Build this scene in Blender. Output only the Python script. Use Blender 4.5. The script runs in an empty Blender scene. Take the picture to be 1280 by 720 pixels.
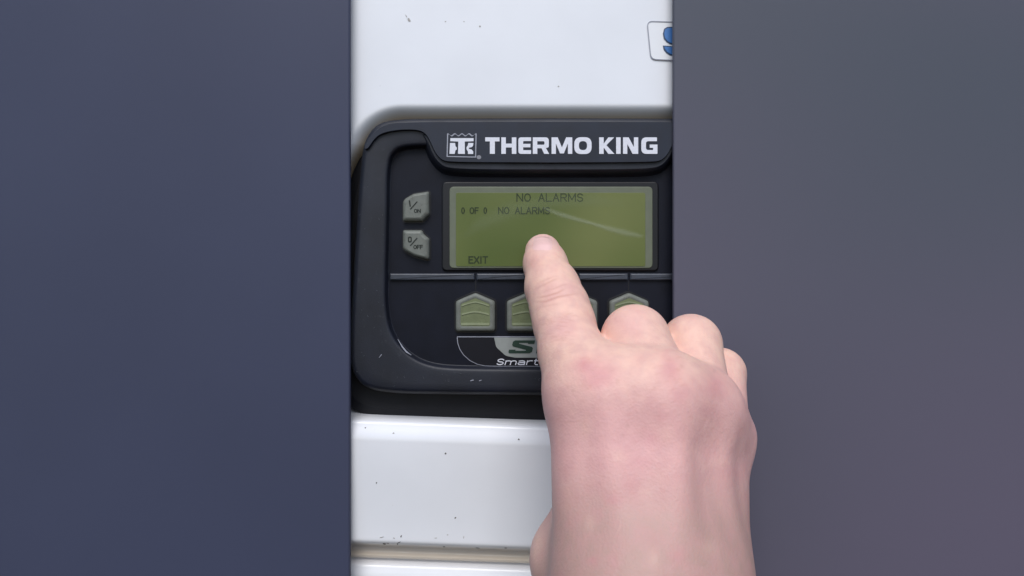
import bpy, math, random
import numpy as np
from mathutils import Vector

# ---------------------------------------------------------------- units
S = 0.0004            # metres per plan unit (one unit = 0.4 mm); plan x right, y down, z out of the wall
D = 760.0             # camera distance from the wall in plan units
CX, CY, H0 = 640.0, 360.0, 1.5

KS = 1.0              # size factor of the piece being built
def W(x, y, z):
    return ((x - CX) * KS * S, -z * S, H0 + (CY - y) * KS * S)
def size_for(z):
    global KS; KS = (D - z) / D

# ---------------------------------------------------------------- camera
scn = bpy.context.scene
cam_d = bpy.data.cameras.new('camera'); cam = bpy.data.objects.new('camera', cam_d)
scn.collection.objects.link(cam); scn.camera = cam
cam.location = W(CX, CY, D); cam.rotation_euler = (math.radians(90), 0, 0)
cam_d.sensor_width = 36.0; cam_d.lens = 36.0 * D / 1280.0
cam_d.clip_start = 0.005; cam_d.clip_end = 200.0

# ---------------------------------------------------------------- sky and sun (bright overcast)
SUN_EL, SUN_ROT = 52.0, 184.0
world = bpy.data.worlds.new('World'); scn.world = world; world.use_nodes = True
nt = world.node_tree; nt.nodes.clear()
sky = nt.nodes.new('ShaderNodeTexSky'); sky.sky_type = 'NISHITA'; sky.sun_disc = False
sky.sun_elevation = math.radians(SUN_EL); sky.sun_rotation = math.radians(SUN_ROT)
sky.air_density = 1.0; sky.dust_density = 1.2; sky.ozone_density = 1.0
bg = nt.nodes.new('ShaderNodeBackground'); bg.inputs['Strength'].default_value = 0.10
wo = nt.nodes.new('ShaderNodeOutputWorld')
nt.links.new(sky.outputs[0], bg.inputs[0]); nt.links.new(bg.outputs[0], wo.inputs[0])
sun_d = bpy.data.lights.new('sun', 'SUN'); sun_d.energy = 1.5; sun_d.angle = math.radians(36)
sun_d.color = (1.0, 0.985, 0.96)
sun = bpy.data.objects.new('sun', sun_d); scn.collection.objects.link(sun)
az = math.radians(SUN_ROT); el = math.radians(SUN_EL)
to_sun = Vector((math.sin(az) * math.cos(el), math.cos(az) * math.cos(el), math.sin(el)))
sun.rotation_euler = to_sun.to_track_quat('Z', 'Y').to_euler()
scn.view_settings.view_transform = 'Standard'; scn.view_settings.look = 'None'
scn.view_settings.exposure = 0.66; scn.view_settings.gamma = 1.0
scn.view_settings.use_curve_mapping = False

# ---------------------------------------------------------------- helpers
rnd = random.Random(4)

def link(o, parent=None):
    scn.collection.objects.link(o)
    if parent is not None: o.parent = parent
    return o

def tag(o, label=None, cat=None, group=None, kind=None):
    if label: o['label'] = label
    if cat: o['category'] = cat
    if group: o['group'] = group
    if kind: o['kind'] = kind
    return o

def empty(name, x, y, z):
    o = bpy.data.objects.new(name, None); o.empty_display_size = 0.01
    link(o); return o         # parts carry wall coordinates, so the root stays at the origin

def mesh_obj(name, verts, faces, mat, parent=None, smooth=True, sharp=32):
    me = bpy.data.meshes.new(name)
    me.from_pydata([W(*v) for v in verts], [], faces)
    me.validate(); me.update()
    import bmesh
    bm = bmesh.new(); bm.from_mesh(me); bmesh.ops.recalc_face_normals(bm, faces=bm.faces); bm.to_mesh(me); bm.free()
    if smooth:
        me.polygons.foreach_set('use_smooth', [True] * len(me.polygons))
        me.set_sharp_from_angle(angle=math.radians(sharp))
        for p in me.polygons:
            if len(p.vertices) > 4: p.use_smooth = False
    me.materials.append(mat)
    return link(bpy.data.objects.new(name, me), parent)

def chaikin(pts, n=3, closed=True):
    p = [tuple(q) for q in pts]
    for _ in range(n):
        q = []; m = len(p)
        for i in range(m if closed else m - 1):
            a, b = p[i], p[(i + 1) % m]
            q.append((a[0] * .75 + b[0] * .25, a[1] * .75 + b[1] * .25))
            q.append((a[0] * .25 + b[0] * .75, a[1] * .25 + b[1] * .75))
        p = q
    return p

def fillet(pts, segs=6):
    """pts: (x, y, r) corners -> rounded polygon"""
    out = []; n = len(pts)
    for i in range(n):
        x, y, r = pts[i]
        if r <= 0: out.append((x, y)); continue
        a = Vector(pts[i - 1][:2]) - Vector((x, y)); b = Vector(pts[(i + 1) % n][:2]) - Vector((x, y))
        la, lb = a.length, b.length; a.normalize(); b.normalize()
        ang = a.angle(b); t = min(r / max(math.tan(ang / 2), 1e-3), la * .49, lb * .49)
        p0 = Vector((x, y)) + a * t; p1 = Vector((x, y)) + b * t; c = Vector((x, y))
        for k in range(segs + 1):
            u = k / segs
            q = p0 * (1 - u) ** 2 + c * 2 * u * (1 - u) + p1 * u * u
            # pull the quadratic towards a true arc
            out.append((q.x, q.y))
    return out

def rrect(x0, y0, x1, y1, r, segs=6):
    return fillet([(x0, y0, r), (x1, y0, r), (x1, y1, r), (x0, y1, r)], segs)

def resample(pts, n):
    p = np.array(list(pts) + [pts[0]], float)
    d = np.r_[0, np.cumsum(np.hypot(*np.diff(p, axis=0).T))]
    t = np.linspace(0, d[-1], n, endpoint=False)
    return np.c_[np.interp(t, d, p[:, 0]), np.interp(t, d, p[:, 1])]

def inset(pts, d):
    p = np.array(pts, float)
    e = np.roll(p, -1, 0) - np.roll(p, 1, 0)
    nrm = np.c_[-e[:, 1], e[:, 0]]; nrm /= np.maximum(np.linalg.norm(nrm, axis=1, keepdims=True), 1e-9)
    area = 0.5 * np.sum(p[:, 0] * np.roll(p[:, 1], -1) - np.roll(p[:, 0], -1) * p[:, 1])
    return p + nrm * d * (1 if area > 0 else -1)

def loft(name, rings, mat, parent=None, cap0=True, cap1=True, sharp=32):
    n = len(rings[0][0]); v = []; f = []
    for pts, z in rings:
        for i, p in enumerate(pts): v.append((p[0], p[1], z if np.isscalar(z) else z[i]))
    for k in range(len(rings) - 1):
        for i in range(n):
            j = (i + 1) % n
            f.append((k * n + i, k * n + j, (k + 1) * n + j, (k + 1) * n + i))
    if cap0: f.append(tuple(range(n)))
    if cap1: f.append(tuple((len(rings) - 1) * n + i for i in range(n)))
    return mesh_obj(name, v, f, mat, parent, True, sharp)

def plate(name, pts, z0, z1, mat, parent=None, bev=1.0, steps=3):
    pts = np.array(pts, float); rings = [(pts, z0)]
    for k in range(steps + 1):
        a = k / steps * math.pi / 2
        rings.append((inset(pts, bev * (1 - math.cos(a))), z1 - bev + bev * math.sin(a)))
    return loft(name, rings, mat, parent)

def curve_mesh(name, contours, z, mat, parent=None, thick=0.5):
    """filled flat shape with holes, real thickness"""
    cu = bpy.data.curves.new(name, 'CURVE'); cu.dimensions = '2D'; cu.fill_mode = 'BOTH'; cu.extrude = thick / 2
    for c in contours:
        sp = cu.splines.new('POLY'); sp.points.add(len(c) - 1); sp.use_cyclic_u = True
        for i, p in enumerate(c): sp.points[i].co = (p[0], -p[1], 0, 1)
    tmp = bpy.data.objects.new('tmp', cu)
    me = bpy.data.meshes.new_from_object(tmp)
    bpy.data.objects.remove(tmp)
    me.name = name
    for v in me.vertices: v.co = W(v.co.x, -v.co.y, z + v.co.z)
    me.materials.clear(); me.materials.append(mat)
    for p in me.polygons: p.material_index = 0
    return link(bpy.data.objects.new(name, me), parent)

def text_mesh(name, s, box, z, mat, parent=None, bold=0.0, shear=0.0, thick=0.4, spacing=1.0, rot=0.0):
    cu = bpy.data.curves.new(name, 'FONT'); cu.body = s; cu.size = 10; cu.offset = bold; cu.space_character = spacing
    cu.extrude = thick / 2; cu.resolution_u = 4
    tmp = bpy.data.objects.new('tmp', cu); me = bpy.data.meshes.new_from_object(tmp); bpy.data.objects.remove(tmp)
    me.name = name
    xs = [v.co.x for v in me.vertices]; ys = [v.co.y for v in me.vertices]
    a, b, c, d = min(xs), max(xs), min(ys), max(ys); x0, y0, x1, y1 = box
    for v in me.vertices:
        u = (v.co.x - a) / (b - a); t = (v.co.y - c) / (d - c)
        x = x0 + u * (x1 - x0) + shear * t * (y1 - y0); y = y1 + t * (y0 - y1) + rot * (x - x0)
        v.co = W(x, y, z + v.co.z)
    me.materials.clear(); me.materials.append(mat)
    for p in me.polygons: p.material_index = 0
    return link(bpy.data.objects.new(name, me), parent)

def arc(cx, cy, rx, ry, a0, a1, n=7):
    return [(cx + rx * math.cos(math.radians(a0 + (a1 - a0) * k / n)), cy - ry * math.sin(math.radians(a0 + (a1 - a0) * k / n))) for k in range(n + 1)]
GL = {   # strokes in a unit box, y down
    'N': [[(0, 1), (0, 0)], [(0, 0), (1, 1)], [(1, 1), (1, 0)]], 'O': [arc(.5, .5, .5, .5, 0, 360, 20)], '0': [arc(.5, .5, .42, .5, 0, 360, 18)],
    'A': [[(0, 1), (.5, 0)], [(.5, 0), (1, 1)], [(.2, .64), (.8, .64)]], 'L': [[(0, 0), (0, 1)], [(0, 1), (1, 1)]],
    'R': [[(0, 1), (0, 0)], [(0, 0), (.55, 0)] + arc(.6, .26, .38, .26, 90, -90, 8)[1:] + [(0, .52)], [(.5, .52), (1, 1)]],
    'M': [[(0, 1), (0, 0)], [(0, 0), (.5, .8)], [(.5, .8), (1, 0)], [(1, 0), (1, 1)]],
    'S': [arc(.5, .25, .45, .25, 20, 180, 8) + arc(.5, .25, .45, .25, 180, 262, 4)[1:] + arc(.5, .75, .47, .25, 82, 0, 4) + arc(.5, .75, .47, .25, 0, -160, 8)[1:]],
    'F': [[(0, 1), (0, 0)], [(0, 0), (1, 0)], [(0, .47), (.85, .47)]], 'E': [[(0, 1), (0, 0)], [(0, 0), (1, 0)], [(0, .47), (.85, .47)], [(0, 1), (1, 1)]],
    'X': [[(0, 0), (1, 1)], [(1, 0), (0, 1)]], 'I': [[(.5, 0), (.5, 1)]], 'T': [[(0, 0), (1, 0)], [(.5, 0), (.5, 1)]],
    'm': [[(0, 1), (0, .3)], [(0, .52)] + arc(.25, .5, .25, .2, 180, 0, 6) + [(.5, 1)], [(.5, .52)] + arc(.75, .5, .25, .2, 180, 0, 6) + [(1, 1)]],
    'a': [[(.08, .36), (.5, .3), (.82, .36), (.95, .5), (.95, 1)], [(.95, .62), (.4, .62), (.1, .68), (0, .8), (.1, .95), (.4, 1), (.95, .95)]],
    'r': [[(0, 1), (0, .3)], [(0, .55), (.2, .38), (.55, .3), (1, .3)]], 't': [[(.3, 0), (.3, .85), (.5, 1), (1, 1)], [(0, .3), (.95, .3)]]}
GW = {'I': .25, 'M': 1.2, 'm': 1.55, 'r': .7, 't': .62, 'L': .85, 'E': .85, 'F': .82, '0': .8, ' ': .75, 'S': .95, 'a': 1.0}
def stroke_text(name, s, box, z, mat, parent, w, gap=.36, shear=0.0):
    x0, y0, x1, y1 = box; tot = sum(GW.get(c, 1) for c in s) + gap * (len(s) - 1); u = (x1 - x0 - w) / tot; h = y1 - y0 - w
    V = []; F = []; cur = x0 + w / 2; q = 0
    for c in s:
        cw = GW.get(c, 1) * u
        for st in GL.get(c, []):
            st = np.array([(cur + p[0] * cw + shear * (1 - p[1]) * h, y0 + w / 2 + p[1] * h) for p in st]); m = len(st)
            e = np.gradient(st, axis=0); e /= np.maximum(np.linalg.norm(e, axis=1, keepdims=True), 1e-9)
            st[0] -= e[0] * w * .45; st[-1] += e[-1] * w * .45
            n = np.c_[-e[:, 1], e[:, 0]] * w / 2; b = len(V); zz = z + .025 * (q % 7); q += 1
            V += [(*p, zz) for p in st + n] + [(*p, zz) for p in st - n]
            F += [(b + i, b + i + 1, b + m + i + 1, b + m + i) for i in range(m - 1)]
        cur += cw + gap * u
    o = mesh_obj(name, V, F, mat, parent, False)
    so = o.modifiers.new('t', 'SOLIDIFY'); so.thickness = .00004; so.offset = -1
    return o

def strip(pts, w):
    """open polyline -> closed outline of constant (or tapering) width"""
    p = np.array(pts, float); e = np.gradient(p, axis=0)
    n = np.c_[-e[:, 1], e[:, 0]]; n /= np.linalg.norm(n, axis=1, keepdims=True)
    ww = np.full(len(p), w / 2.) if np.isscalar(w) else np.array(w) / 2.
    return [tuple(q) for q in (p + n * ww[:, None])] + [tuple(q) for q in (p - n * ww[:, None])[::-1]]

# ---------------------------------------------------------------- materials
def lin(r, g, b):
    f = lambda c: (c / 255 / 12.92) if c / 255 <= .04045 else ((c / 255 + .055) / 1.055) ** 2.4
    return (f(r), f(g), f(b), 1)

def material(name, col, rough=.5, spec=.5, var=0.0, vscale=60, bump=0.0, bscale=900, col2=None, coat=0, sss=0, sssr=None, rvar=0.0, metal=0, dirt=None, flip=False, lcd=False):
    m = bpy.data.materials.new(name); m.use_nodes = True; t = m.node_tree; N = t.nodes; L = t.links
    b = N['Principled BSDF']
    col = tuple(col[:3]) + (1,)
    b.inputs['Base Color'].default_value = col; b.inputs['Roughness'].default_value = rough
    b.inputs['Specular IOR Level'].default_value = spec; b.inputs['Coat Weight'].default_value = coat
    b.inputs['Coat Roughness'].default_value = .12; b.inputs['Metallic'].default_value = metal
    tc = N.new('ShaderNodeTexCoord')
    if var or col2:
        n = N.new('ShaderNodeTexNoise'); n.inputs['Scale'].default_value = vscale; n.inputs['Detail'].default_value = 6
        if flip:
            mp = N.new('ShaderNodeMapping'); mp.inputs['Scale'].default_value = (.45, 1, 1); mp.inputs['Location'].default_value = (0, 6.0, 0); n.inputs['Detail'].default_value = 1
            L.new(tc.outputs['Object'], mp.inputs['Vector']); L.new(mp.outputs[0], n.inputs['Vector'])
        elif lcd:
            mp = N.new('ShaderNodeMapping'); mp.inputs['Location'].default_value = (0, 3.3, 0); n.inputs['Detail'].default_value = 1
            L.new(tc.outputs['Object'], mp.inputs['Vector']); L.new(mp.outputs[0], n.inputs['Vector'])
        else: L.new(tc.outputs['Object'], n.inputs['Vector'])
        mx = N.new('ShaderNodeMix'); mx.data_type = 'RGBA'
        c2 = tuple(col2[:3]) + (1,) if col2 else tuple(c * (1 - var) for c in col[:3]) + (1,)
        mx.inputs['A'].default_value = col; mx.inputs['B'].default_value = c2
        r = N.new('ShaderNodeMapRange'); r.inputs['From Min'].default_value = .35; r.inputs['From Max'].default_value = .68
        L.new(n.outputs['Fac'], r.inputs['Value']); L.new(r.outputs[0], mx.inputs['Factor'])
        L.new(mx.outputs['Result'], b.inputs['Base Color'])
        last = mx.outputs['Result']
        if dirt:
            n2 = N.new('ShaderNodeTexNoise'); n2.inputs['Scale'].default_value = dirt[1]; n2.inputs['Detail'].default_value = 9; n2.inputs['Roughness'].default_value = .7
            L.new(tc.outputs['Object'], n2.inputs['Vector'])
            r2 = N.new('ShaderNodeMapRange'); r2.inputs['From Min'].default_value = dirt[2]; r2.inputs['From Max'].default_value = dirt[2] + .12; r2.inputs['To Max'].default_value = dirt[3]
            L.new(n2.outputs['Fac'], r2.inputs['Value'])
            m2 = N.new('ShaderNodeMix'); m2.data_type = 'RGBA'; m2.inputs['B'].default_value = tuple(dirt[0][:3]) + (1,)
            L.new(r2.outputs[0], m2.inputs['Factor']); L.new(last, m2.inputs['A']); L.new(m2.outputs['Result'], b.inputs['Base Color'])
        if rvar:
            r3 = N.new('ShaderNodeMapRange'); r3.inputs['To Min'].default_value = rough - rvar; r3.inputs['To Max'].default_value = rough + rvar
            L.new(n.outputs['Fac'], r3.inputs['Value']); L.new(r3.outputs[0], b.inputs['Roughness'])
    if bump:
        n = N.new('ShaderNodeTexNoise'); n.inputs['Scale'].default_value = bscale; n.inputs['Detail'].default_value = 3
        L.new(tc.outputs['Object'], n.inputs['Vector'])
        bu = N.new('ShaderNodeBump'); bu.inputs['Strength'].default_value = bump; bu.inputs['Distance'].default_value = .0002
        L.new(n.outputs['Fac'], bu.inputs['Height']); L.new(bu.outputs[0], b.inputs['Normal'])
    if sss:
        b.inputs['Subsurface Weight'].default_value = sss
        b.inputs['Subsurface Radius'].default_value = sssr or (1, .35, .2); b.inputs['Subsurface Scale'].default_value = .004
    return m

M_white = material('white_paint', (.785, .795, .83), .33, .5, .05, 25, .05, 60, coat=.3, dirt=((.42, .40, .37), 260, .66, .35))
M_slateL = material('added_panel_slate', (.050, .057, .100), .55, .25, .08, 8, .05, 300)
M_slateR = material('added_panel_plum_slate', (.062, .078, .097), .55, .25, 0, 3.2, .05, 300, col2=(.112, .096, .138), flip=True)
M_plastic = material('dark_plastic', (.010, .0122, .022), .5, .42, .35, 70, .3, 2200, rvar=.12, dirt=((.045, .047, .055), 330, .60, .5))
M_face = material('dark_face', (.0055, .0068, .0145), .52, .2, .3, 90, .2, 2500, rvar=.08, dirt=((.022, .025, .034), 500, .66, .5))
M_base = material('rubber_base', (.006, .0065, .010), .6, .35, .2, 80, .2, 2000)
M_plate = material('plate_plastic', (.012, .015, .028), .40, .38, .25, 90, .2, 2500, rvar=.1, dirt=((.05, .055, .065), 420, .66, .5))
M_scuff = material('grey_scuff', (.07, .075, .09), .6, .3)
M_print = material('white_print', (.72, .73, .80), .5, .3, .08, 900)
M_line = material('silver_line', (.33, .34, .40), .45, .5, .1, 400)
M_dot = material('grey_dot', (.22, .22, .25), .5, .4)
M_key = material('key_rubber', (.155, .165, .145), .5, .4, .15, 300, .15, 2500, dirt=((.07, .07, .055), 350, .58, .6))
M_keyg = material('key_green_rubber', (.155, .18, .09), .5, .4, .15, 300, .15, 2500, dirt=((.08, .085, .05), 350, .58, .6))
M_keyl = material('key_light_rubber', (.24, .27, .16), .5, .4, .1, 300)
M_ink = material('dark_ink', (.018, .022, .018), .5, .3)
M_lcd = material('lcd_green', (.152, .170, .055), .35, .3, 0, 14, 0, col2=(.072, .101, .020), lcd=True)  # noise shifted so the left darkens: a dark reflection put into the colour
M_lcdrim = material('lcd_rim', (.13, .145, .10), .45, .4, .1, 200)
M_lcdink = material('lcd_ink', (.022, .034, .010), .5, .3)
M_gasket = material('black_gasket', (.004, .004, .006), .45, .4)
M_badge = material('silver_badge', (.30, .32, .31), .42, .5, .15, 150, metal=.2)
M_badgeD = material('black_badge', (.005, .0055, .011), .4, .28, .1, 150)
M_badgeG = material('badge_green_ink', (.012, .035, .024), .45, .4)
M_blue = material('sticker_blue', (.055, .19, .50), .4, .5, .1, 200)
M_blueD = material('sticker_outline', (.035, .07, .14), .4, .5)
M_stick = material('sticker_white', (.80, .81, .84), .4, .5, .03, 80)
M_chip = material('chipped_paint', (.12, .11, .10), .8, .2, .3, 500)
M_ridge = material('ridge_plastic', (.040, .047, .066), .4, .5, .3, 200, .15, 2500)

# ---------------------------------------------------------------- truck: white housing panel as a relief surface
def sst(a, b, x):
    t = np.clip((x - a) / (b - a), 0, 1); return t * t * (3 - 2 * t)

WX0, WX1 = 404.0, 880.0
def white_height(x, y):
    yy = y - (8 + .036 * (x - 437)) * sst(300, 515, y)        # lower lines drop slightly to the right
    z = np.zeros_like(yy) + 20
    z += 7 * sst(512, 540, yy) - 3.5 * sst(545, 660, yy)
    z += -26 * sst(662, 686, yy) ** 1.6
    z += 4 * sst(690, 693, yy) - 9.0 * np.exp(-((yy - 701) / 2.6) ** 2) + 6 * sst(698, 720, yy)
    # recess round the controller
    gr_ = 18 * sst(175, 240, y)
    qx = np.maximum(np.maximum(438 - gr_ + 66 - x, x - (942 + gr_ - 66)), 0); qy = np.maximum(np.maximum(140 + 66 - y, yy - (522 - 30)), 0)
    sd = np.where(y < 300, np.hypot(qx, qy) - 66, np.maximum(np.maximum(420 - x, x - 960), yy - 519))
    tb = sst(300, 330, y); tl = sst(170, 215, y); w = 46 * (1 - tl) + 12 * tl
    depth = (sst(0, 1, (-sd + 10 * (1 - tl)) / w))
    z -= (56 + 6 * tb) * depth
    return z

size_for(20)
xs = np.unique(np.r_[np.arange(WX0, WX1 + .1, 3.0), WX1])
ys = np.unique(np.r_[np.arange(-320, 90, 20.0), np.arange(90, 180, 2.0), np.arange(180, 500, 5.0), np.arange(500, 730, 1.25), np.arange(730, 1100, 20.0)])
GX, GY = np.meshgrid(xs, ys); GY = GY + (.036 * (GX - 437)) * sst(300, 515, GY); GZ = white_height(GX, GY)
v = [(float(a), float(b), float(c)) for a, b, c in zip(GX.ravel(), GY.ravel(), GZ.ravel())]
nx, ny = len(xs), len(ys)
f = [(j * nx + i, j * nx + i + 1, (j + 1) * nx + i + 1, (j + 1) * nx + i) for j in range(ny - 1) for i in range(nx - 1)]
# solid edges down to the frame behind
border = [i for i in range(nx)] + [j * nx + nx - 1 for j in range(1, ny)] + [(ny - 1) * nx + i for i in range(nx - 2, -1, -1)] + [j * nx for j in range(ny - 2, 0, -1)]
b0 = len(v)
for k in border: v.append((v[k][0], v[k][1], -75.0))
for k in range(len(border)):
    k2 = (k + 1) % len(border); f.append((border[k], border[k2], b0 + k2, b0 + k))
f.append(tuple(b0 + k for k in range(len(border))))
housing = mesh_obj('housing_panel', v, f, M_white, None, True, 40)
ha = housing.data.color_attributes.new('grime_and_shade', 'FLOAT_COLOR', 'POINT'); gy_ = GY - (8 + .036 * (GX - 437)) * sst(300, 515, GY)
tint = .62 * np.exp(-((gy_ - 692) / 8.5) ** 2) + 1.0 * sst(0, .4, -(GZ - 19) / 50) * (GY < 400) + .25 * np.exp(-((gy_ - 676) / 8) ** 2)  # crease grime, plus beige recess shading put into the colour by depth
tint = np.r_[np.clip(tint, 0, 1).ravel(), np.zeros(len(border))]
ha.data.foreach_set('color', np.c_[tint, tint, tint, np.ones(len(tint))].astype(np.float32).ravel())
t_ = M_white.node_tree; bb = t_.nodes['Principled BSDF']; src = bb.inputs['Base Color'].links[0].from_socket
vc = t_.nodes.new('ShaderNodeVertexColor'); vc.layer_name = 'grime_and_shade'; mg = t_.nodes.new('ShaderNodeMix'); mg.data_type = 'RGBA'
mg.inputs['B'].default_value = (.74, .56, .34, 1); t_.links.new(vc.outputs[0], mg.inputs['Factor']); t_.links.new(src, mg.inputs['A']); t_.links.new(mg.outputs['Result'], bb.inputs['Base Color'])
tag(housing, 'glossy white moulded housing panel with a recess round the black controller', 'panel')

def blob(cx, cy, rx, ry, rot=0, n=9, jag=.35):
    o = []
    for k in range(n):
        a = 2 * math.pi * k / n; r = 1 + rnd.uniform(-jag, jag); x = rx * r * math.cos(a); y = ry * r * math.sin(a)
        o.append((cx + x * math.cos(rot) - y * math.sin(rot), cy + x * math.sin(rot) + y * math.cos(rot)))
    return chaikin(o, 1)

def chip(cx, cy, rx, ry, rot=0, mat=None):
    cy += 7 if cy > 600 else 2 if cy > 500 else 0
    pts = np.array(blob(cx, cy, rx, ry, rot)); z = white_height(pts[:, 0], pts[:, 1])
    loft('paint_chip', [(pts, z - .4), (inset(pts, 0), z + .25), (inset(pts, .25), z + .35)], mat or M_chip, housing)
M_chipL = material('faint_scuff', (.40, .38, .36), .7, .3)
for c in [(480.5, 673, 2.4, 1.6, .2), (485, 671.5, 2.2, .5, .1), (555, 677.5, 1.3, 1.3, 0), (597, 679.3, 2.6, 1.0, .1), (632, 677.5, 1.7, .7, 0),
          (502, 662, .8, 1.8, .5), (499, 670, 2.6, .5, -.5), (497, 673, .5, 1.6, 0), (558, 563, 1.1, 1.1, 0), (648.5, 545.7, 1.1, .9, 0),
          (569.5, 638.6, 1.2, 1.1, 0), (472, 599.5, .9, 1.1, 0), (457.5, 532, .8, .8, 0)]: chip(*c)
for c in [(511, 25, 1.6, 2.8, -.5), (508, 20.5, .5, 2.2, -.5), (600, 33, 1.2, .9, 0), (557, 27, .9, .7, 0), (580, 27, .7, .6, 0), (698, 108, 1.0, .9, 0), (493, 538, 1.3, .8, 0),
          (478, 663, 2.5, .5, -.2), (493, 664, 1.5, .6, .4), (545, 664, 1.5, .5, 0), (580, 663, .5, 1.6, .1), (560, 660, 1., .5, 0)]: chip(*c, mat=M_chipL)

# added flanking panels, made up to fill the sides and overlap the controller
def added_side_panel(x_edge, x_far, mat, label):
    """added overlapping sheet panel: front sheet with its edge folded back towards the wall"""
    zf = 38.0; sg = 1 if x_far > x_edge else -1; th = 2.2
    prof = [(x_far, zf)] + [(x_edge + sg * (2.4 - 2.4 * math.sin(a)), zf - 2.4 + 2.4 * math.cos(a)) for a in np.linspace(0, math.pi / 2, 6)]
    prof += [(x_edge, zf - 6), (x_edge + sg * 16, zf - 9), (x_far, zf - 9)]
    v = []; n = len(prof); ys_ = list(np.linspace(-420, 1200, 12))
    for y in ys_: v += [(x, y, z) for x, z in prof]
    f = [(j * n + i, j * n + (i + 1) % n, (j + 1) * n + (i + 1) % n, (j + 1) * n + i) for j in range(len(ys_) - 1) for i in range(n)]
    f += [tuple(range(n)), tuple((len(ys_) - 1) * n + i for i in range(n))]
    return tag(mesh_obj('added_panel', v, f, mat, None, True, 40), label, 'panel')
size_for(0); kk = (D - 38) / D
added_side_panel(640 - 203 * kk, -700, M_slateL, 'added plain dark slate blue side panel left of the white housing')
added_side_panel(640 + 202 * kk, 1980, M_slateR, 'added plain grey purple side panel right of the white housing')

# sticker on the white panel (its right part is trimmed at the panel edge)
size_for(21); stk = empty('sticker', 826, 50, 0)
tag(stk, 'small white sticker with grey outline and blue letter, above the black controller', 'sticker')
SE = 866.0
plate('backing', fillet([(808.8, 26.5, 6), (SE, 29, 0), (SE, 77, 0), (813.5, 74.0, 8)], 6), 19.8, 20.8, M_stick, stk, .3)
edge = fillet([(SE, 28.3, 0), (809, 26.5, 6), (813.7, 74.0, 8), (SE, 76.4, 0)], 6)
edge = [p for p in edge]
curve_mesh('border_line', [strip(edge, 1.1)], 21.1, M_line, stk)
up = [(850, 35), (842, 33.5), (834, 33.8), (830, 36.2), (828.6, 42), (829.6, 48.5), (833, 52.5), (837, 55), (846, 57), (852, 46)]
lo = [(852, 62), (848, 59), (838, 57.6), (828.5, 57), (829.5, 62), (832.5, 66), (837, 69), (845, 71)]
curve_mesh('letter_outline', [up], 21.1, M_blueD, stk)
curve_mesh('letter_outline', [lo], 21.1, M_blueD, stk)
curve_mesh('letter', [[(848, 36.4), (842, 35.2), (834.5, 35.4), (831.2, 37.3), (830.2, 42), (831, 47.6), (834, 51.3), (837.5, 53.6), (845, 55), (850, 46)]], 21.6, M_blue, stk)
curve_mesh('letter', [[(850, 62.5), (846, 60.2), (838, 59), (830.4, 58.6), (831.2, 61.6), (833.8, 65), (837.6, 67.6), (844, 69.2)]], 21.6, M_blue, stk)

# ---------------------------------------------------------------- controller
size_for(0); ctl = empty('controller', 690, 330, 0)
tag(ctl, 'black refrigeration unit controller with green display and grey rubber keys', 'control panel')
MX = 690.0
def sym(half):
    """half outline from top centre down the left side to bottom centre -> closed outline"""
    return half + [(2 * MX - x, y) for x, y in half[::-1]]
N = 240
baseO = resample(chaikin(sym([(689, 158), (500, 158), (462, 166), (452, 190), (437, 222), (427, 270), (423, 400), (422, 460), (426, 500), (452, 521), (500, 524), (689, 526)]), 3), N)
outer = resample(chaikin(sym([(689, 148), (560, 148.5), (494, 149), (470, 156), (456, 176), (452, 200), (447, 260), (440, 380), (437.5, 430), (439, 462), (455, 485), (490, 492), (560, 493), (689, 494)]), 3), N)
inner = resample(chaikin(sym([(689, 181), (560, 181), (507, 181), (490, 188), (483.5, 207), (483, 260), (481, 340), (481, 385), (488, 420), (512, 447), (540, 459), (580, 461.5), (689, 462)]), 3), N)
size_for(-6)
loft('base', [(baseO, -52), (baseO, -8), (inset(baseO, 2), -4), (inset(baseO, 6), -2), (inset(baseO, 14), 0)], M_base, ctl)
FZ = 16.0
size_for(17)
inner_ = inner; inner = np.array([640, 360.]) + (inner - np.array([640, 360.])) * ((D - 26) / (D - 17))
rings = [(inset(outer, 5), -1), (inset(outer, 1.5), 6), (outer, 15)]
for a in np.linspace(0, math.pi / 2, 6)[1:]:
    rings.append((inset(outer, 9 * (1 - math.cos(a))), 15 + 14 * math.sin(a)))
mid0 = inset(outer, 9)
for t_ in (.3, .6, .85): rings.append((mid0 * (1 - t_) + inset(inner, -3) * t_, 29 - 1.2 * t_))
for a in np.linspace(0, math.pi / 2, 5): rings.append((inset(inner, -3 + 4.0 * math.sin(a)), 27.6 - 4 * (1 - math.cos(a))))
rings.append((inset(inner, 1.8), FZ + 2)); rings.append((inset(inner, 2.6), FZ + .4)); rings.append((inset(inner, 4), FZ))
# small pits keep the moulded edge from being a perfect extrusion
loft('bezel', rings, M_plastic, ctl, cap0=True, cap1=False, sharp=50)
size_for(FZ + 2)
inner = inner_; loft('face', [(inset(inner, 2.6), FZ - 3), (inset(inner, 2.6), FZ + .25)], M_face, ctl)

# scuffed highlight marks on the bezel corner
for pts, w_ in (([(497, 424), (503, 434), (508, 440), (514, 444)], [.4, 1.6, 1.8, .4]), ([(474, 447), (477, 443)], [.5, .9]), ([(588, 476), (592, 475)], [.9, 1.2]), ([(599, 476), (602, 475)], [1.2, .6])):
    size_for(29); curve_mesh('scuff', [strip(pts, w_)], 29.0 if w_[0] != .4 else 27.9, M_line, ctl, .3)

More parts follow.
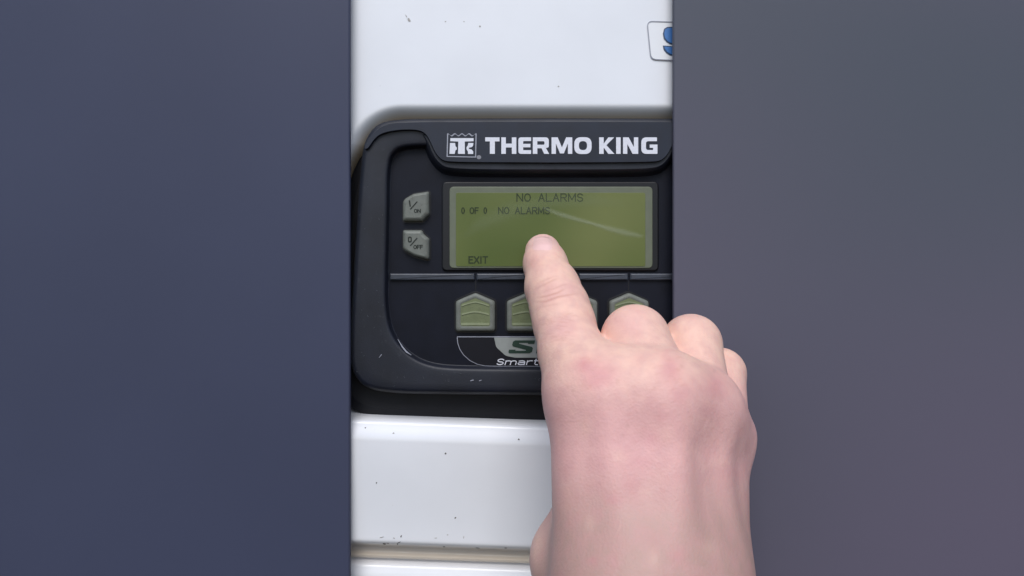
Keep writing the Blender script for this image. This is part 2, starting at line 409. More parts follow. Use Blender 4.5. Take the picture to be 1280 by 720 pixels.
size_for(28)
for q in range(34):
    x = rnd.uniform(446, 480) if q % 2 else rnd.uniform(490, 690); y = rnd.uniform(230, 470) if q % 2 else rnd.uniform(466, 482)
    l = rnd.uniform(.8, 3.2); a = rnd.uniform(0, 3.1)
    curve_mesh('scuff', [strip([(x, y), (x + l * math.cos(a) / 2, y + l * math.sin(a) / 2 + .3), (x + l * math.cos(a), y + l * math.sin(a))], [.2, rnd.uniform(.3, .7), .2])], 29.3, M_scuff, ctl, .3)
size_for(32)
# brand plate across the top
bp = [(689, 151.8), (600, 152), (497, 152.3), (477, 157.0), (463, 169), (456, 180), (455, 187), (460, 187), (469, 172.5), (480, 166.0), (500, 162.6), (522, 162.6), (532, 167), (538, 178), (544, 192), (552, 200.5), (562, 203), (620, 203.5), (689, 203.8)]
size_for(32)
bpo = resample(chaikin(sym(bp), 2), 260)
loft('brand_plate', [(bpo, 24), (bpo, 31.0), (inset(bpo, .3), 32.3), (inset(bpo, .7), 32.7)], M_plate, ctl, sharp=50)
brand = bpy.data.objects['brand_plate']
# moulded skirt that carries the plate below the rim
skirt = resample(chaikin(sym([(689, 160), (560, 160), (530, 162), (522, 166), (530, 178), (538, 198), (550, 211), (566, 215), (620, 216), (689, 216)]), 2), 200)
loft('plate_skirt', [(inset(skirt, -4), FZ - 1), (inset(skirt, -1), FZ + 3), (skirt, FZ + 6), (inset(skirt, 2), 27), (inset(skirt, 5), 29)], M_plastic, ctl, sharp=60)

# lettering
y0, y1 = 172.0, 192.6; Hh = y1 - y0
def off(c, dx): return [(x + dx, y + y0) for x, y in c]
def glyphs():
    out = {}
    s = 5.6; t = 5.0
    def T(w): return [[(0, 0), (w, 0), (w, t), (w / 2 + s / 2 + .3, t), (w / 2 + s / 2 + .3, Hh), (w / 2 - s / 2 - .3, Hh), (w / 2 - s / 2 - .3, t), (0, t)]]
    def Hg(w): return [[(0, 0), (s, 0), (s, 7.8), (w - s, 7.8), (w - s, 0), (w, 0), (w, Hh), (w - s, Hh), (w - s, 12.6), (s, 12.6), (s, Hh), (0, Hh)]]
    def E(w): return [fillet([(0, 0, 3.5), (w, 0, 0), (w, 4.6, 0), (s + .3, 4.6, 1), (s + .3, 8.1, 0), (w - .8, 8.1, 0), (w - .8, 12.4, 0), (s + .3, 12.4, 0), (s + .3, Hh - 4.6, 1), (w, Hh - 4.6, 0), (w, Hh, 0), (0, Hh, 3.5)], 4)]
    def R(w): return [fillet([(0, 0, 0), (w - .5, 0, 4.5), (w - .5, 12.6, 4), (w - 4.2, 13.2, 0), (w, Hh, 0), (w - 6.2, Hh, 0), (w - 9.6, 13.6, 0), (s, 13.6, 0), (s, Hh, 0), (0, Hh, 0)], 5),
                      fillet([(s, 4.8, 0), (w - s - .3, 4.8, 1.6), (w - s - .3, 9.2, 1.6), (s, 9.2, 0)], 4)]
    def Mg(w): return [[(0, 0), (7.6, 0), (w / 2, 12.6), (w - 7.6, 0), (w, 0), (w, Hh), (w - 5.4, Hh), (w - 5.4, 7.6), (w / 2 + 2.4, Hh - .6), (w / 2 - 2.4, Hh - .6), (5.4, 7.6), (5.4, Hh), (0, Hh)]]
    def O(w): return [rrect(0, -.2, w, Hh + .2, 8.6, 8), rrect(5.7, 4.7, w - 5.7, Hh - 4.7, 5.2, 8)]
    def K(w): return [[(0, 0), (s, 0), (s, 8.0), (w - 7.2, 0), (w, 0), (w - 9.6, 9.8), (w + .3, Hh), (w - 7.2, Hh), (s, 12.6), (s, Hh), (0, Hh)]]
    def I(w): return [[(0, 0), (w, 0), (w, Hh), (0, Hh)]]
    def Ng(w): return [[(0, 0), (7, 0), (w - 5.3, 12.4), (w - 5.3, 0), (w, 0), (w, Hh), (w - 7, Hh), (5.3, 8.2), (5.3, Hh), (0, Hh)]]
    def G(w): return [fillet([(0, 0, 6.5), (w - .6, 0, 1), (w - .6, 4.8, 0), (5.8, 4.8, 3.2), (5.8, Hh - 4.8, 3.2), (w - 5.4, Hh - 4.8, 0), (w - 5.4, 13.0, 0), (w - 9.6, 13.0, 0), (w - 9.6, 9.0, 0), (w, 9.0, 0), (w, Hh, 1), (0, Hh, 6.5)], 6)]
    for ch, fn, a, b in (('T', T, 606.6, 624.4), ('H', Hg, 626.7, 645.4), ('E', E, 648, 663.8), ('R', R, 666, 686.4), ('M', Mg, 689.4, 715.2), ('O', O, 717.8, 739.3),
                         ('K', K, 748.8, 767.4), ('I', I, 770, 775.6), ('N', Ng, 778.6, 797.5), ('G', G, 801.4, 821.5)):
        yield [off(c, a) for c in fn(b - a)]
for g in glyphs(): curve_mesh('letter', g, 33.0, M_print, brand, .5)

# square emblem: wavy topped frame with the joined T K figure
fr_top = [(559.5 + 36 * k / 48, 168.2 - 1.3 * math.cos(2 * math.pi * k / 48 * 4)) for k in range(49)]
fo = fr_top + [(595.8, 168), (595.2, 197.2), (558.4, 196.4), (559.0, 168)]
# inner contour follows the wave
fi = [(560.7 + 33.6 * k / 48, 169.4 - 1.3 * math.cos(2 * math.pi * k / 48 * 4)) for k in range(49)] + [(594.5, 169.4), (594.0, 196.0), (559.7, 195.3), (560.3, 169.4)]
curve_mesh('emblem', [fo, fi], 33.0, M_line, brand, .4)
curve_mesh('emblem', [[(563.2, 173), (592, 173), (592, 176.8), (581, 177.2), (581.2, 192.6), (572.6, 192.6), (573, 177.2), (563, 176.8)]], 33.0, M_print, brand, .5)
curve_mesh('emblem', [[(562.6, 179), (569, 179), (569.4, 183), (571.2, 184.8), (571.2, 186.8), (569.2, 188.6), (568.6, 192.6), (562, 192.6)]], 33.0, M_print, brand, .5)
curve_mesh('emblem', [[(585.5, 179), (591.8, 179), (591.4, 182.4), (589.8, 184.2), (586.2, 184.9), (586.2, 186.4), (589.6, 187.2), (591.6, 189.5), (591.6, 192.7), (585, 192.7), (585, 189.6), (583.4, 187), (583.2, 184.4), (584.9, 182)]], 33.0, M_print, brand, .5)
curve_mesh('trademark_dot', [[(598.7 + 2.9 * math.cos(a), 196.8 + 2.6 * math.sin(a)) for a in np.linspace(0, 6.28, 15)[:-1]]], 33.0, M_dot, brand, .4)

# display
size_for(FZ + 4)
LZ = FZ + 1.5
disp = plate('display', rrect(552, 226.5, 824, 339, 7), FZ - 1, FZ + 3.2, M_gasket, ctl, 2)
plate('screen_frame', rrect(561.8, 233.2, 815.8, 335.4, 6), FZ, FZ + 4.4, M_lcdrim, disp, 1.0)
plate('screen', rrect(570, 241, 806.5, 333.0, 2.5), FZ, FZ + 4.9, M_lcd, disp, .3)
TZ = FZ + 5.15
def lcd_text(s, box, w): stroke_text('screen_text', s, box, TZ, M_lcdink, disp, w)
lcd_text('NO ALARMS', (645.5, 241.8, 729, 252.4), 1.35)
lcd_text('0 OF 0', (576.3, 259.2, 609.2, 267.6), 1.35)
lcd_text('NO ALARMS', (622.5, 258.8, 687.5, 268.0), 1.4)
lcd_text('EXIT', (585.6, 320.2, 610.2, 329.6), 1.6)

def pale_streak(pts, widths, z, mat):
    p = np.array(pts, float); e = np.gradient(p, axis=0); n = np.c_[-e[:, 1], e[:, 0]]; n /= np.linalg.norm(n, axis=1, keepdims=True)
    m = 9; V = []; A = []
    for k in range(len(p)):
        for q in range(m):
            u = q / (m - 1) * 2 - 1; V.append((*(p[k] + n[k] * u * widths[k] / 2), z))
            A.append((math.cos(u * math.pi / 2) ** 2) * math.sin(math.pi * min(max(k / (len(p) - 1), .0), 1.)) ** .4 * (1 if 0 < k < len(p) - 1 else 0))
    F = [(k * m + q, k * m + q + 1, (k + 1) * m + q + 1, (k + 1) * m + q) for k in range(len(p) - 1) for q in range(m - 1)]
    o = mesh_obj('pale_streak', V, F, mat, disp, True); at_ = o.data.color_attributes.new('fade', 'FLOAT_COLOR', 'POINT')
    for k, a in enumerate(A): at_.data[k].color = (a, a, a, 1)
def streak_mat(name, col, amax):
    m = material(name, col, .5, .3); t = m.node_tree; v = t.nodes.new('ShaderNodeVertexColor'); v.layer_name = 'fade'
    q = t.nodes.new('ShaderNodeMath'); q.operation = 'MULTIPLY'; q.inputs[1].default_value = amax
    t.links.new(v.outputs[0], q.inputs[0]); t.links.new(q.outputs[0], t.nodes['Principled BSDF'].inputs['Alpha']); return m
M_glare = streak_mat('painted_glare', (.42, .47, .32), .30); M_streak = streak_mat('faint_streak', (.30, .35, .20), .16)
pale_streak([(676, 259), (684, 262), (700, 268), (722, 274.5), (742, 280), (762, 286), (782, 291), (798, 294.5), (806, 296)], [3, 6, 10, 8, 6, 10, 12, 9, 5], TZ + .3, M_glare)  # glare on the glass, painted as a pale translucent streak
pale_streak([(576, 300), (600, 280), (640, 262), (690, 252), (740, 250), (800, 256)], [6, 26, 34, 30, 26, 10], TZ + .45, M_streak)  # broad faint paler band across the screen
# ridge strip under the display, split into segments
rz0, rz1 = FZ - .5, FZ + 4.0
segx = [487, 593.2, 595.6, 656.2, 658.6, 721, 723.4, 785.2, 787.6, 893]
for a, b in zip(segx[0::2], segx[1::2]):
    plate('ridge', rrect(a, 341.8, b, 350.5, 1.2), rz0, rz1, M_ridge, ctl, 1.6)
for x in (594.4, 657.4, 722.2, 786.4):
    curve_mesh('key_line', [[(x - .5, 351.5), (x + .5, 351.5), (x + .5, 363), (x - .5, 363)]], FZ + .5, M_gasket, ctl, .3)

# soft keys
def sc(o, d):
    c = (o.max(0) + o.min(0)) / 2; h = (o.max(0) - o.min(0)) / 2; return c + (o - c) * (h - d) / h
def soft_key(cx, x_w=49.0, ytop=366.0):
    l, r = cx - x_w / 2, cx + x_w / 2; yb = ytop + 48
    o = fillet([(cx, ytop, 5), (r, ytop + 10.5, 4.5), (r, yb, 3.5), (l, yb, 3.5), (l, ytop + 10.5, 4.5)], 5)
    o = resample(o, 90)
    well = plate('key_well', inset(o, -2.4), FZ, FZ + .7, M_gasket, ctl, .2)
    k = loft('soft_key', [(o, FZ), (o, FZ + 5.0), (sc(o, .9), FZ + 6.8), (sc(o, 2.8), FZ + 7.6), (sc(o, 5.2), FZ + 7.8), (sc(o, 6.6), FZ + 7.2)], M_key, ctl, sharp=60)
    pad = loft('key_pad', [(sc(o, 6.2), FZ + 6), (sc(o, 6.2), FZ + 7.35)], M_keyg, k)
    for yy, hgt, th in ((ytop + 11.5, 4.6, 1.6), (ytop + 23.5, 3.4, 1.9)):
        pts = [(cx - 17 + 34 * t, yy + hgt * (abs(2 * t - 1) ** 1.4)) for t in np.linspace(0, 1, 13)]
        curve_mesh('chevron', [strip(pts, th)], FZ + 7.5, M_keyl, k, 1.2)
    pts = [(cx - 17.5, ytop + 39), (cx, ytop + 38.8), (cx + 17.5, ytop + 39)]
    curve_mesh('chevron', [strip(pts, 3.0)], FZ + 7.5, M_keyl, k, 1.2)
for cx in (594.3, 658, 722, 786): soft_key(cx)

# side keys
def side_key(pts, txt=None, big=None, flipped=False):
    o = resample(fillet(pts, 5), 80)
    if flipped: o = np.c_[2 * MX - o[:, 0], o[:, 1]]
    plate('key_well', inset(o, -2.0), FZ, FZ + .7, M_gasket, ctl, .2)
    k = loft('side_key', [(o, FZ), (o, FZ + 5.0), (sc(o, .5), FZ + 6.4), (sc(o, 1.6), FZ + 7.6), (sc(o, 3.4), FZ + 8.9), (sc(o, 4.4), FZ + 9.1)], M_key, ctl, sharp=40)
    return k
onp = [(536.6, 239.4, 2), (536.6, 267.5, 2), (528.0, 276.6, 1.5), (504, 276.6, 2.2), (504, 250.2, 9), (517, 242.6, 6)]
ofp = [(504, 288.0, 2), (527.5, 288.0, 1), (529.5, 292.5, 1), (536.6, 298.5, 2), (536.6, 325.2, 3), (518.5, 320.5, 4), (504, 312.5, 8)]
k1 = side_key(onp); k2 = side_key(ofp); side_key(onp, flipped=True); side_key(ofp, flipped=True)
KZ = FZ + 9.3
curve_mesh('key_marking', [strip([(512.6, 251.3), (513.7, 258.8)], 1.7)], KZ, M_ink, k1, .3)
curve_mesh('key_marking', [strip([(522.4, 252.6), (513.8, 262.3)], 1.3)], KZ, M_ink, k1, .3)
stroke_text('key_marking', 'ON', (518.2, 261.8, 526.8, 266.8), KZ, M_ink, k1, 1.1)
curve_mesh('key_marking', [rrect(510.8, 296.2, 515.6, 303.4, 2.2), rrect(512.2, 297.8, 514.2, 301.8, .9)], KZ, M_ink, k2, .3)
curve_mesh('key_marking', [strip([(522.4, 297.8), (513.8, 307.5)], 1.3)], KZ, M_ink, k2, .3)
stroke_text('key_marking', 'OFF', (517.6, 306.4, 529.4, 311.8), KZ, M_ink, k2, 1.1)

# badge
bz = FZ + .5
def badge_outline(d=0.):
    L_ = [(571, 420.8), (570.8, 424), (571.6, 430), (574, 437), (579, 444.5), (587, 451.5), (596, 456), (606, 458.2), (620, 458.6)]
    return resample(L_ + [(2 * MX - x, y) for x, y in L_[::-1]], 260)
badge = plate('badge', badge_outline(), FZ, FZ + 1.2, M_line, ctl, .3)
plate('badge_field', inset(badge_outline(), 1.0), FZ + .5, FZ + 1.5, M_badgeD, badge, .1)
plate('badge_panel', fillet([(617.6, 422.2, 0), (762.4, 422.2, 0), (760, 434, 10), (748, 445, 10), (736, 447.4, 6), (644, 447.4, 6), (632, 445, 10), (620, 434, 10)], 6), FZ + 1, FZ + 1.9, M_badge, badge, .1)
# slanted heavy S and its neighbour
def slant(c, x0, yb=441.8): return [(x0 + x + (yb - y) * .28, y) for x, y in c]
curve_mesh('badge_letter', [slant([(29.5, 425.6), (4.5, 425.6), (2.2, 427.2), (2.2, 431.2), (3.8, 433.2), (21, 437.4), (21.4, 438.6), (8.2, 438.6), (8.2, 437.2), (0, 437.2), (0, 440.4), (1.6, 441.8), (27, 441.8), (29.4, 440.2), (29.4, 435.6), (27.8, 433.8), (10.6, 429.8), (10.2, 428.8), (21.6, 428.8), (21.6, 430), (29.5, 430)], 635.0)], FZ + 2.2, M_badgeG, badge, .4)
curve_mesh('badge_letter', [slant([(0, 425.6), (25, 425.6), (28, 427.2), (28, 433), (25.6, 434.8), (28, 437), (28, 441.8), (20, 441.8), (20, 437.6), (8, 437.6), (8, 441.8), (0, 441.8)], 670.0), slant([(8, 428.8), (20, 428.8), (20, 434.2), (8, 434.2)], 670.0)], FZ + 2.2, M_badgeG, badge, .4)
stroke_text('badge_text', 'Smart', (620.0, 448.6, 672.5, 456.6), FZ + 1.9, M_print, badge, 1.15, .3, .3)

size_for(0)
# ---------------------------------------------------------------- hand (signed distance field -> surface)
def U(sx, sy, z, r=None):
    """point seen at plan position (sx, sy) at height z above the wall -> real plan position"""
    k = (D - z) / D
    p = (CX + (sx - CX) * k, CY + (sy - CY) * k, z)
    return p if r is None else (p, r * k)

def cone_sd(P, a, b, ra, rb):
    a = np.array(a); b = np.array(b); ab = b - a; pa = P - a
    t = np.clip((pa @ ab) / (ab @ ab), 0, 1); return np.sqrt(((pa - t[..., None] * ab) ** 2).sum(-1)) - (ra + t * (rb - ra))
def smin(a, b, k):
    h = np.clip(.5 + .5 * (b - a) / k, 0, 1); return b + (a - b) * h - k * h * (1 - h)

# joints: (screen x, screen y, z, apparent radius)
J = dict(
    i_tip=(678.5, 315.0, 43.5, 22.5), i_pad=(681.5, 330, 62, 26.0), i_dip=(690.5, 360, 92, 33), i_mid=(699.5, 384, 116, 35.5), i_pip=(705, 404, 136, 37.0), i_prox=(715, 442, 166, 40.5), i_mcp=(742, 492, 196, 55),
    m_mcp=(822, 500, 206, 52), m_pip=(794, 423, 150, 41), m_dip=(786, 440, 92, 33), m_tip=(800, 470, 78, 29),
    r_mcp=(870, 515, 182, 46), r_pip=(864, 430, 130, 36), r_dip=(856, 446, 82, 29), r_tip=(860, 474, 72, 26),
    l_mcp=(898, 545, 156, 37), l_pip=(900, 466, 106, 30), l_dip=(890, 478, 74, 25), l_tip=(888, 498, 66, 22),
    w_i=(754, 720, 246, 62), w_m=(816, 740, 262, 62), w_l=(868, 740, 226, 54),
    t_base=(738, 770, 200, 66), t_mcp=(721, 700, 190, 56), t_ip=(765, 575, 112, 40), t_tip=(812, 500, 92, 32),
)
R_ = {k: U(*v) for k, v in J.items()}
def seg(P, a, b): return cone_sd(P, R_[a][0], R_[b][0], R_[a][1], R_[b][1])
def hand_sdf(P):
    idx = seg(P, 'i_tip', 'i_pad')
    for a, b in (('i_pad', 'i_dip'), ('i_dip', 'i_mid'), ('i_mid', 'i_pip'), ('i_pip', 'i_prox'), ('i_prox', 'i_mcp')): idx = smin(idx, seg(P, a, b), 9)
    palm = seg(P, 'i_mcp', 'w_i')
    palm = smin(palm, seg(P, 'm_mcp', 'w_m'), 44)
    palm = smin(palm, seg(P, 'r_mcp', 'w_l'), 48)
    palm = smin(palm, seg(P, 'l_mcp', 'w_l'), 30)
    palm = smin(palm, seg(P, 'i_mcp', 'm_mcp'), 26)
    palm = smin(palm, seg(P, 'm_mcp', 'r_mcp'), 26)
    palm = smin(palm, seg(P, 'r_mcp', 'l_mcp'), 26)
    # forearm runs down and towards the camera side
    fa, fb = R_['w_m'][0], (R_['w_m'][0][0] + 40, R_['w_m'][0][1] + 330, R_['w_m'][0][2] + 60)
    off_ = np.array([22, 0, -8.]); 
    palm = smin(palm, cone_sd(P, np.array(fa) - off_, np.array(fb) - off_, 50, 62), 35)
    palm = smin(palm, cone_sd(P, np.array(fa) + off_, np.array(fb) + off_, 48, 60), 50)
    d = smin(palm, idx, 14)
    for c in 'mrl':
        fg = smin(seg(P, c + '_mcp', c + '_pip'), seg(P, c + '_pip', c + '_dip'), 6)
        fg = smin(fg, seg(P, c + '_dip', c + '_tip'), 8)
        d = smin(d, fg, 4)
    th = smin(seg(P, 't_base', 't_mcp'), seg(P, 't_mcp', 't_ip'), 10); th = smin(th, seg(P, 't_ip', 't_tip'), 8)
    d = smin(d, th, 26)
    # tendons on the back of the hand
    for c, w_ in (('i', 'w_i'), ('m', 'w_m'), ('r', 'w_l')):
        a, ra = R_[c + '_mcp']; b, rb = R_[w_]
        d = smin(d, cone_sd(P, (a[0] + 4, a[1], a[2] + ra - 4), (b[0] + 14, b[1] - 20, b[2] + rb - 5), 5, 3), 24)
    return d

def surface_net(fn, lo, hi, h):
    ax = [np.arange(lo[i], hi[i] + h, h) for i in range(3)]
    nx, ny, nz = map(len, ax); F = np.empty((nx, ny, nz), np.float32)
    Yg, Zg = np.meshgrid(ax[1], ax[2], indexing='ij')
    for i in range(nx):
        P = np.stack([np.full_like(Yg, ax[0][i]), Yg, Zg], -1); F[i] = fn(P)
    c = np.stack([F[i:nx - 1 + i, j:ny - 1 + j, k:nz - 1 + k] for i in (0, 1) for j in (0, 1) for k in (0, 1)], -1)
    ins = c < 0; act = ins.any(-1) & ~ins.all(-1)
    ids = np.full(act.shape, -1, np.int64); A = np.argwhere(act); ids[act] = np.arange(len(A))
    C = c[act]; corners = np.array([(i, j, k) for i in (0, 1) for j in (0, 1) for k in (0, 1)], float)
    acc = np.zeros((len(A), 3)); cnt = np.zeros(len(A))
    for a in range(8):
        for b in range(a + 1, 8):
            if np.abs(corners[a] - corners[b]).sum() != 1: continue
            fa, fb = C[:, a], C[:, b]; m = (fa < 0) != (fb < 0); t = np.where(m, fa / np.where(m, fa - fb, 1), 0)
            acc += np.where(m[:, None], corners[a] + t[:, None] * (corners[b] - corners[a]), 0); cnt += m
    V = (A + acc / cnt[:, None]) * h + np.array([ax[0][0], ax[1][0], ax[2][0]])
    faces = []
    for d in range(3):
        u, w_ = [(1, 2), (2, 0), (0, 1)][d]
        sl0 = [slice(None)] * 3; sl1 = [slice(None)] * 3; sl0[d] = slice(0, -1); sl1[d] = slice(1, None)
        a = F[tuple(sl0)] < 0; b = F[tuple(sl1)] < 0
        E = np.argwhere(a != b); sgn = a[tuple(E.T)]
        ok = (E[:, u] > 0) & (E[:, w_] > 0) & (E[:, u] < F.shape[u] - 1) & (E[:, w_] < F.shape[w_] - 1); E = E[ok]; sgn = sgn[ok]
        def g(du, dw):
            q = E.copy(); q[:, u] -= du; q[:, w_] -= dw; return ids[tuple(q.T)]
        q = np.stack([g(0, 0), g(1, 0), g(1, 1), g(0, 1)], 1); q[~sgn] = q[~sgn][:, ::-1]; faces.append(q)
    return V, np.concatenate(faces)

V, Fq = surface_net(hand_sdf, (600, 270, 15), (1000, 940, 345), 3.0)
me = bpy.data.meshes.new('hand'); me.from_pydata([W(*p) for p in V], [], Fq.tolist()); me.validate(); me.update()
tmp = bpy.data.objects.new('tmp', me); scn.collection.objects.link(tmp)
ss = tmp.modifiers.new('s', 'SUBSURF'); ss.levels = 1; ss.subdivision_type = 'CATMULL_CLARK'
dg = bpy.context.evaluated_depsgraph_get(); hm = bpy.data.meshes.new_from_object(tmp.evaluated_get(dg))
bpy.data.objects.remove(tmp); hm.name = 'hand'
nv = len(hm.vertices); co = np.empty(nv * 3); hm.vertices.foreach_get('co', co); co = co.reshape(-1, 3)
no = np.empty(nv * 3); hm.vertices.foreach_get('normal', no); no = no.reshape(-1, 3)
px = co[:, 0] / S + CX; py = CY - (co[:, 2] - H0) / S; pz = -co[:, 1] / S
# surface position as laid out on the hand (used for creases and skin colour only)
k = D / (D - pz); hx = CX + (px - CX) * k; hy = CY + (py - CY) * k
front = np.clip(-no[:, 1] * 1.6, 0, 1)
disp_ = np.zeros(nv)
cre = np.zeros(nv)
def crease(pts, depth, w, fade=4.):
    global disp_
    depth *= 2.0; w *= 1.0
    p = np.array(pts, float); best = np.full(nv, 1e9)
    sel = (hx > p[:, 0].min() - 12) & (hx < p[:, 0].max() + 12) & (hy > p[:, 1].min() - 12) & (hy < p[:, 1].max() + 12)
    X = hx[sel]; Y = hy[sel]; b = np.full(X.shape, 1e9); tt = np.zeros(X.shape)
    L_ = len(p) - 1
    for i in range(L_):
        d = p[i + 1] - p[i]; t = np.clip(((X - p[i, 0]) * d[0] + (Y - p[i, 1]) * d[1]) / (d @ d), 0, 1)
        dd = np.hypot(X - p[i, 0] - t * d[0], Y - p[i, 1] - t * d[1]); m = dd < b; b[m] = dd[m]; tt[m] = (i + t[m]) / L_
    e = np.sin(np.pi * np.clip(tt, .03, .97)) ** .5
    disp_[sel] -= depth * e * np.exp(-(b / w) ** 2) * front[sel]
    cre[sel] = np.maximum(cre[sel], min(depth / 3, 1) * e * np.exp(-(b / w) ** 2))
    disp_[sel] += .35 * depth * e * np.exp(-((b - 2.2 * w) / (1.3 * w)) ** 2) * front[sel]
crease([(672, 372), (684, 370), (697, 366), (706, 361)], 1.5, 1.4)
crease([(669, 377), (682, 377), (698, 371), (722, 367)], 1.9, 1.5)
crease([(668, 361), (678, 357), (692, 350), (698, 348)], .9, 1.5)
crease([(678, 365), (692, 361), (704, 356), (712, 355)], .8, 1.3)
crease([(672, 354), (684, 349), (694, 345)], .7, 1.4)
crease([(676, 384), (690, 381), (704, 379)], .6, 1.4)
crease([(668, 322), (664, 329), (662, 333)], .6, 2.)
for q in range(44):
    x = rnd.uniform(672, 714); y = rnd.uniform(390, 426); l = rnd.uniform(5, 13)
    crease([(x, y + rnd.uniform(-1, 1)), (x + l / 2, y + rnd.uniform(-1.2, .6)), (x + l, y + rnd.uniform(-1.5, 1))], rnd.uniform(.35, .8), 1.1)
for q in range(40):
    x = rnd.uniform(722, 764) if q % 2 else rnd.uniform(812, 850); y = rnd.uniform(448, 490); l = rnd.uniform(5, 10)
    crease([(x, y), (x + l / 2, y - rnd.uniform(0, 3)), (x + l, y - rnd.uniform(0, 4))], rnd.uniform(.3, .7), 1.2)
# soft undulation of skin over bone and veins
disp_ += 1.6 * np.exp(-(((hx - 790) * .6 + (hy - 560) * -.35) / 9) ** 2) * np.exp(-((hy - 560) / 60) ** 2) * front
disp_ -= 2.6 * np.exp(-((hx - 775 - (hy - 520) * .55) / 11) ** 2) * np.exp(-((hy - 530) / 38) ** 2) * front
disp_ += .9 * np.sin(hx * .043 + 1.3 * np.sin(hy * .031)) * np.cos(hy * .037 + .7) * front * sst(430, 480, hy)
for (bx_, by_, br_, bh_) in ((704, 631, 6, 1.3), (717, 642, 7, 1.5), (735, 640, 6, .8), (812, 560, 8, 1.0)):
    disp_ += bh_ * np.exp(-((hx - bx_) ** 2 + (hy - by_) ** 2) / br_ ** 2) * front
def vein(pts, h_, w_):
    global disp_
    p = np.array(pts, float); b = np.full(nv, 1e9)
    for i in range(len(p) - 1):
        d = p[i + 1] - p[i]; t = np.clip(((hx - p[i, 0]) * d[0] + (hy - p[i, 1]) * d[1]) / (d @ d), 0, 1)
        b = np.minimum(b, np.hypot(hx - p[i, 0] - t * d[0], hy - p[i, 1] - t * d[1]))
    q = np.exp(-(b / w_) ** 2) * front; disp_ += h_ * q; return q
co0 = co
veins = vein([(766, 520), (790, 560), (800, 610), (822, 660), (826, 730)], .9, 7) + vein([(850, 520), (832, 580), (800, 612)], .8, 6) + vein([(735, 560), (748, 620), (742, 690)], .5, 6)
co += no * (disp_ * S)[:, None]
hm.vertices.foreach_set('co', co.ravel())
hm.polygons.foreach_set('use_smooth', [True] * len(hm.polygons)); hm.update()
# skin colour: pale fingers, rosy knuckles and back, browner wrist with light falloff painted in
def G2(cx, cy, rx, ry): return np.exp(-((hx - cx) / rx) ** 2 - ((hy - cy) / ry) ** 2)
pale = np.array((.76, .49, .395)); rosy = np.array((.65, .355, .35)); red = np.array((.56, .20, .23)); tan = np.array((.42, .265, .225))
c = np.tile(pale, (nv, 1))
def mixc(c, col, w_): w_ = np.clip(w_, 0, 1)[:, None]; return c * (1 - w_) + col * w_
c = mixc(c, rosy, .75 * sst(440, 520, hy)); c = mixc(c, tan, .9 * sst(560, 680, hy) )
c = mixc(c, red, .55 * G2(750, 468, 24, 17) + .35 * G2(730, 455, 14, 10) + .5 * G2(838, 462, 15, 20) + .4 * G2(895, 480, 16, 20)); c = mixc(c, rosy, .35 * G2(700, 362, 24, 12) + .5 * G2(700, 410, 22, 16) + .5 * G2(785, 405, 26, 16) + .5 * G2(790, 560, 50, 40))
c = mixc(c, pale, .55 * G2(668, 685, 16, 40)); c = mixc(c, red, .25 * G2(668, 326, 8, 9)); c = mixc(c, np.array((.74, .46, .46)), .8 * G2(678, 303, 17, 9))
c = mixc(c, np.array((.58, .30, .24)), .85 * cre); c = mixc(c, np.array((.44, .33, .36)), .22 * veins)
for q in range(26):
    c = mixc(c, np.array((.46, .25, .2)), rnd.uniform(.15, .4) * G2(rnd.uniform(690, 900), rnd.uniform(440, 720), rnd.uniform(1.5, 3), rnd.uniform(1.5, 3)))
for q in range(40):
    c = mixc(c, red if q % 2 else pale, rnd.uniform(.1, .3) * G2(rnd.uniform(680, 920), rnd.uniform(400, 720), rnd.uniform(5, 13), rnd.uniform(5, 13)))
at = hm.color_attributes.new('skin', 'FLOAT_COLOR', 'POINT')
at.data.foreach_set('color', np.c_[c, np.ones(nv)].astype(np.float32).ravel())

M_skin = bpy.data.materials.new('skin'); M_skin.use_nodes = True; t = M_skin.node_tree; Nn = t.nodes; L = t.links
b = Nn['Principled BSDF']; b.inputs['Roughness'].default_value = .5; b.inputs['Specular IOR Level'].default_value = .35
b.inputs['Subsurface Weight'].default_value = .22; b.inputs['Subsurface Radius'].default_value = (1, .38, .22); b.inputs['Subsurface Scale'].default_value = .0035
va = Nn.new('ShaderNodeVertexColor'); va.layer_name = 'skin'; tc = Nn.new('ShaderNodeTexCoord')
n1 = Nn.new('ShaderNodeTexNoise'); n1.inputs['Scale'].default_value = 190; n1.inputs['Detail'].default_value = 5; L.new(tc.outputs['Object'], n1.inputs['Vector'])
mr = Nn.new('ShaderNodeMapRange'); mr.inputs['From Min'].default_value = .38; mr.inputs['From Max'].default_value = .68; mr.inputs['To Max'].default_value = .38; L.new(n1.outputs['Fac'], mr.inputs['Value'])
mx = Nn.new('ShaderNodeMix'); mx.data_type = 'RGBA'; L.new(mr.outputs[0], mx.inputs['Factor']); L.new(va.outputs[0], mx.inputs['A']); mx.inputs['B'].default_value = (.56, .29, .28, 1)
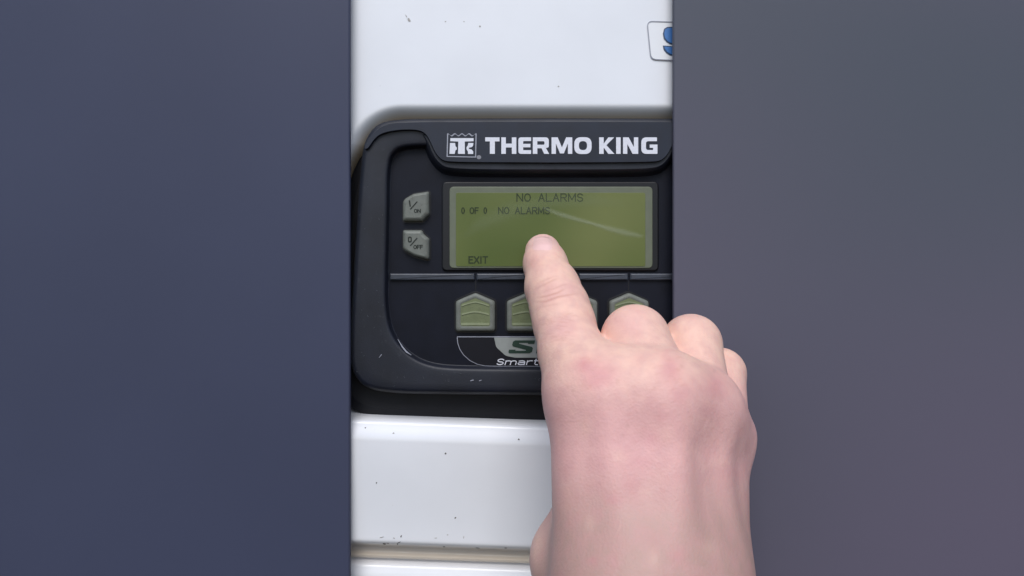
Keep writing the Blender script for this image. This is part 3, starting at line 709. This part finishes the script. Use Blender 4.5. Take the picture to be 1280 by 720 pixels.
L.new(mx.outputs['Result'], b.inputs['Base Color'])
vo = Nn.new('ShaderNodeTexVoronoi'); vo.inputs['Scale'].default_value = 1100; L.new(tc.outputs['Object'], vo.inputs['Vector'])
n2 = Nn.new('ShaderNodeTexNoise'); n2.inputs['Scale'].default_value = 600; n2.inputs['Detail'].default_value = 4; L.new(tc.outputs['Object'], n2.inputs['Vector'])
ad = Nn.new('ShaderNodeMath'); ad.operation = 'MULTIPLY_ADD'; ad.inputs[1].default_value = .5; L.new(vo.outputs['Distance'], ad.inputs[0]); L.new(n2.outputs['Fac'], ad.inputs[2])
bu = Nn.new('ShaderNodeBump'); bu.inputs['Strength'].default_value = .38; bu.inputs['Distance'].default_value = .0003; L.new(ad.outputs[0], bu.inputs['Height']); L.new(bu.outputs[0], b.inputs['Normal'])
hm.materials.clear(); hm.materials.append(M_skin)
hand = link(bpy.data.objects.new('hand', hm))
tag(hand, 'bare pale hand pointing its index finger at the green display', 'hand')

# fingernail of the index finger, laid on the back of the fingertip
M_nail = material('fingernail', (.78, .50, .47), .30, .5, .05, 600, coat=.2)
nu, nvv = 15, 13; nv_ = []; ok = True
for j in range(nvv):
    for i in range(nu):
        u = i / (nu - 1) * 2 - 1; w_ = j / (nvv - 1)
        sx = 678.2 + u * (14.6 - 2.6 * (1 - w_) ** 2); sy = 295.6 + 17.5 * w_ - (3.0 * (1 - u * u) * -(w_ * w_)) + 3.2 * u * u * (1 - w_)
        zt = 110.
        for it in range(120):
            p = U(sx, sy, zt); dd = float(hand_sdf(np.array([[p]]))[0, 0]); 
            if dd < .28 - .7 * max(abs(u) ** 4, w_ ** 5): break
            zt -= max(dd * .6, .1)
            if zt < 40: break
        nv_.append((p[0], p[1], zt))
nf = [(j * nu + i, j * nu + i + 1, (j + 1) * nu + i + 1, (j + 1) * nu + i) for j in range(nvv - 1) for i in range(nu - 1)]
nail = mesh_obj('fingernail', nv_, nf, M_nail, hand, True, 60)
so = nail.modifiers.new('t', 'SOLIDIFY'); so.thickness = .0004; so.offset = -1
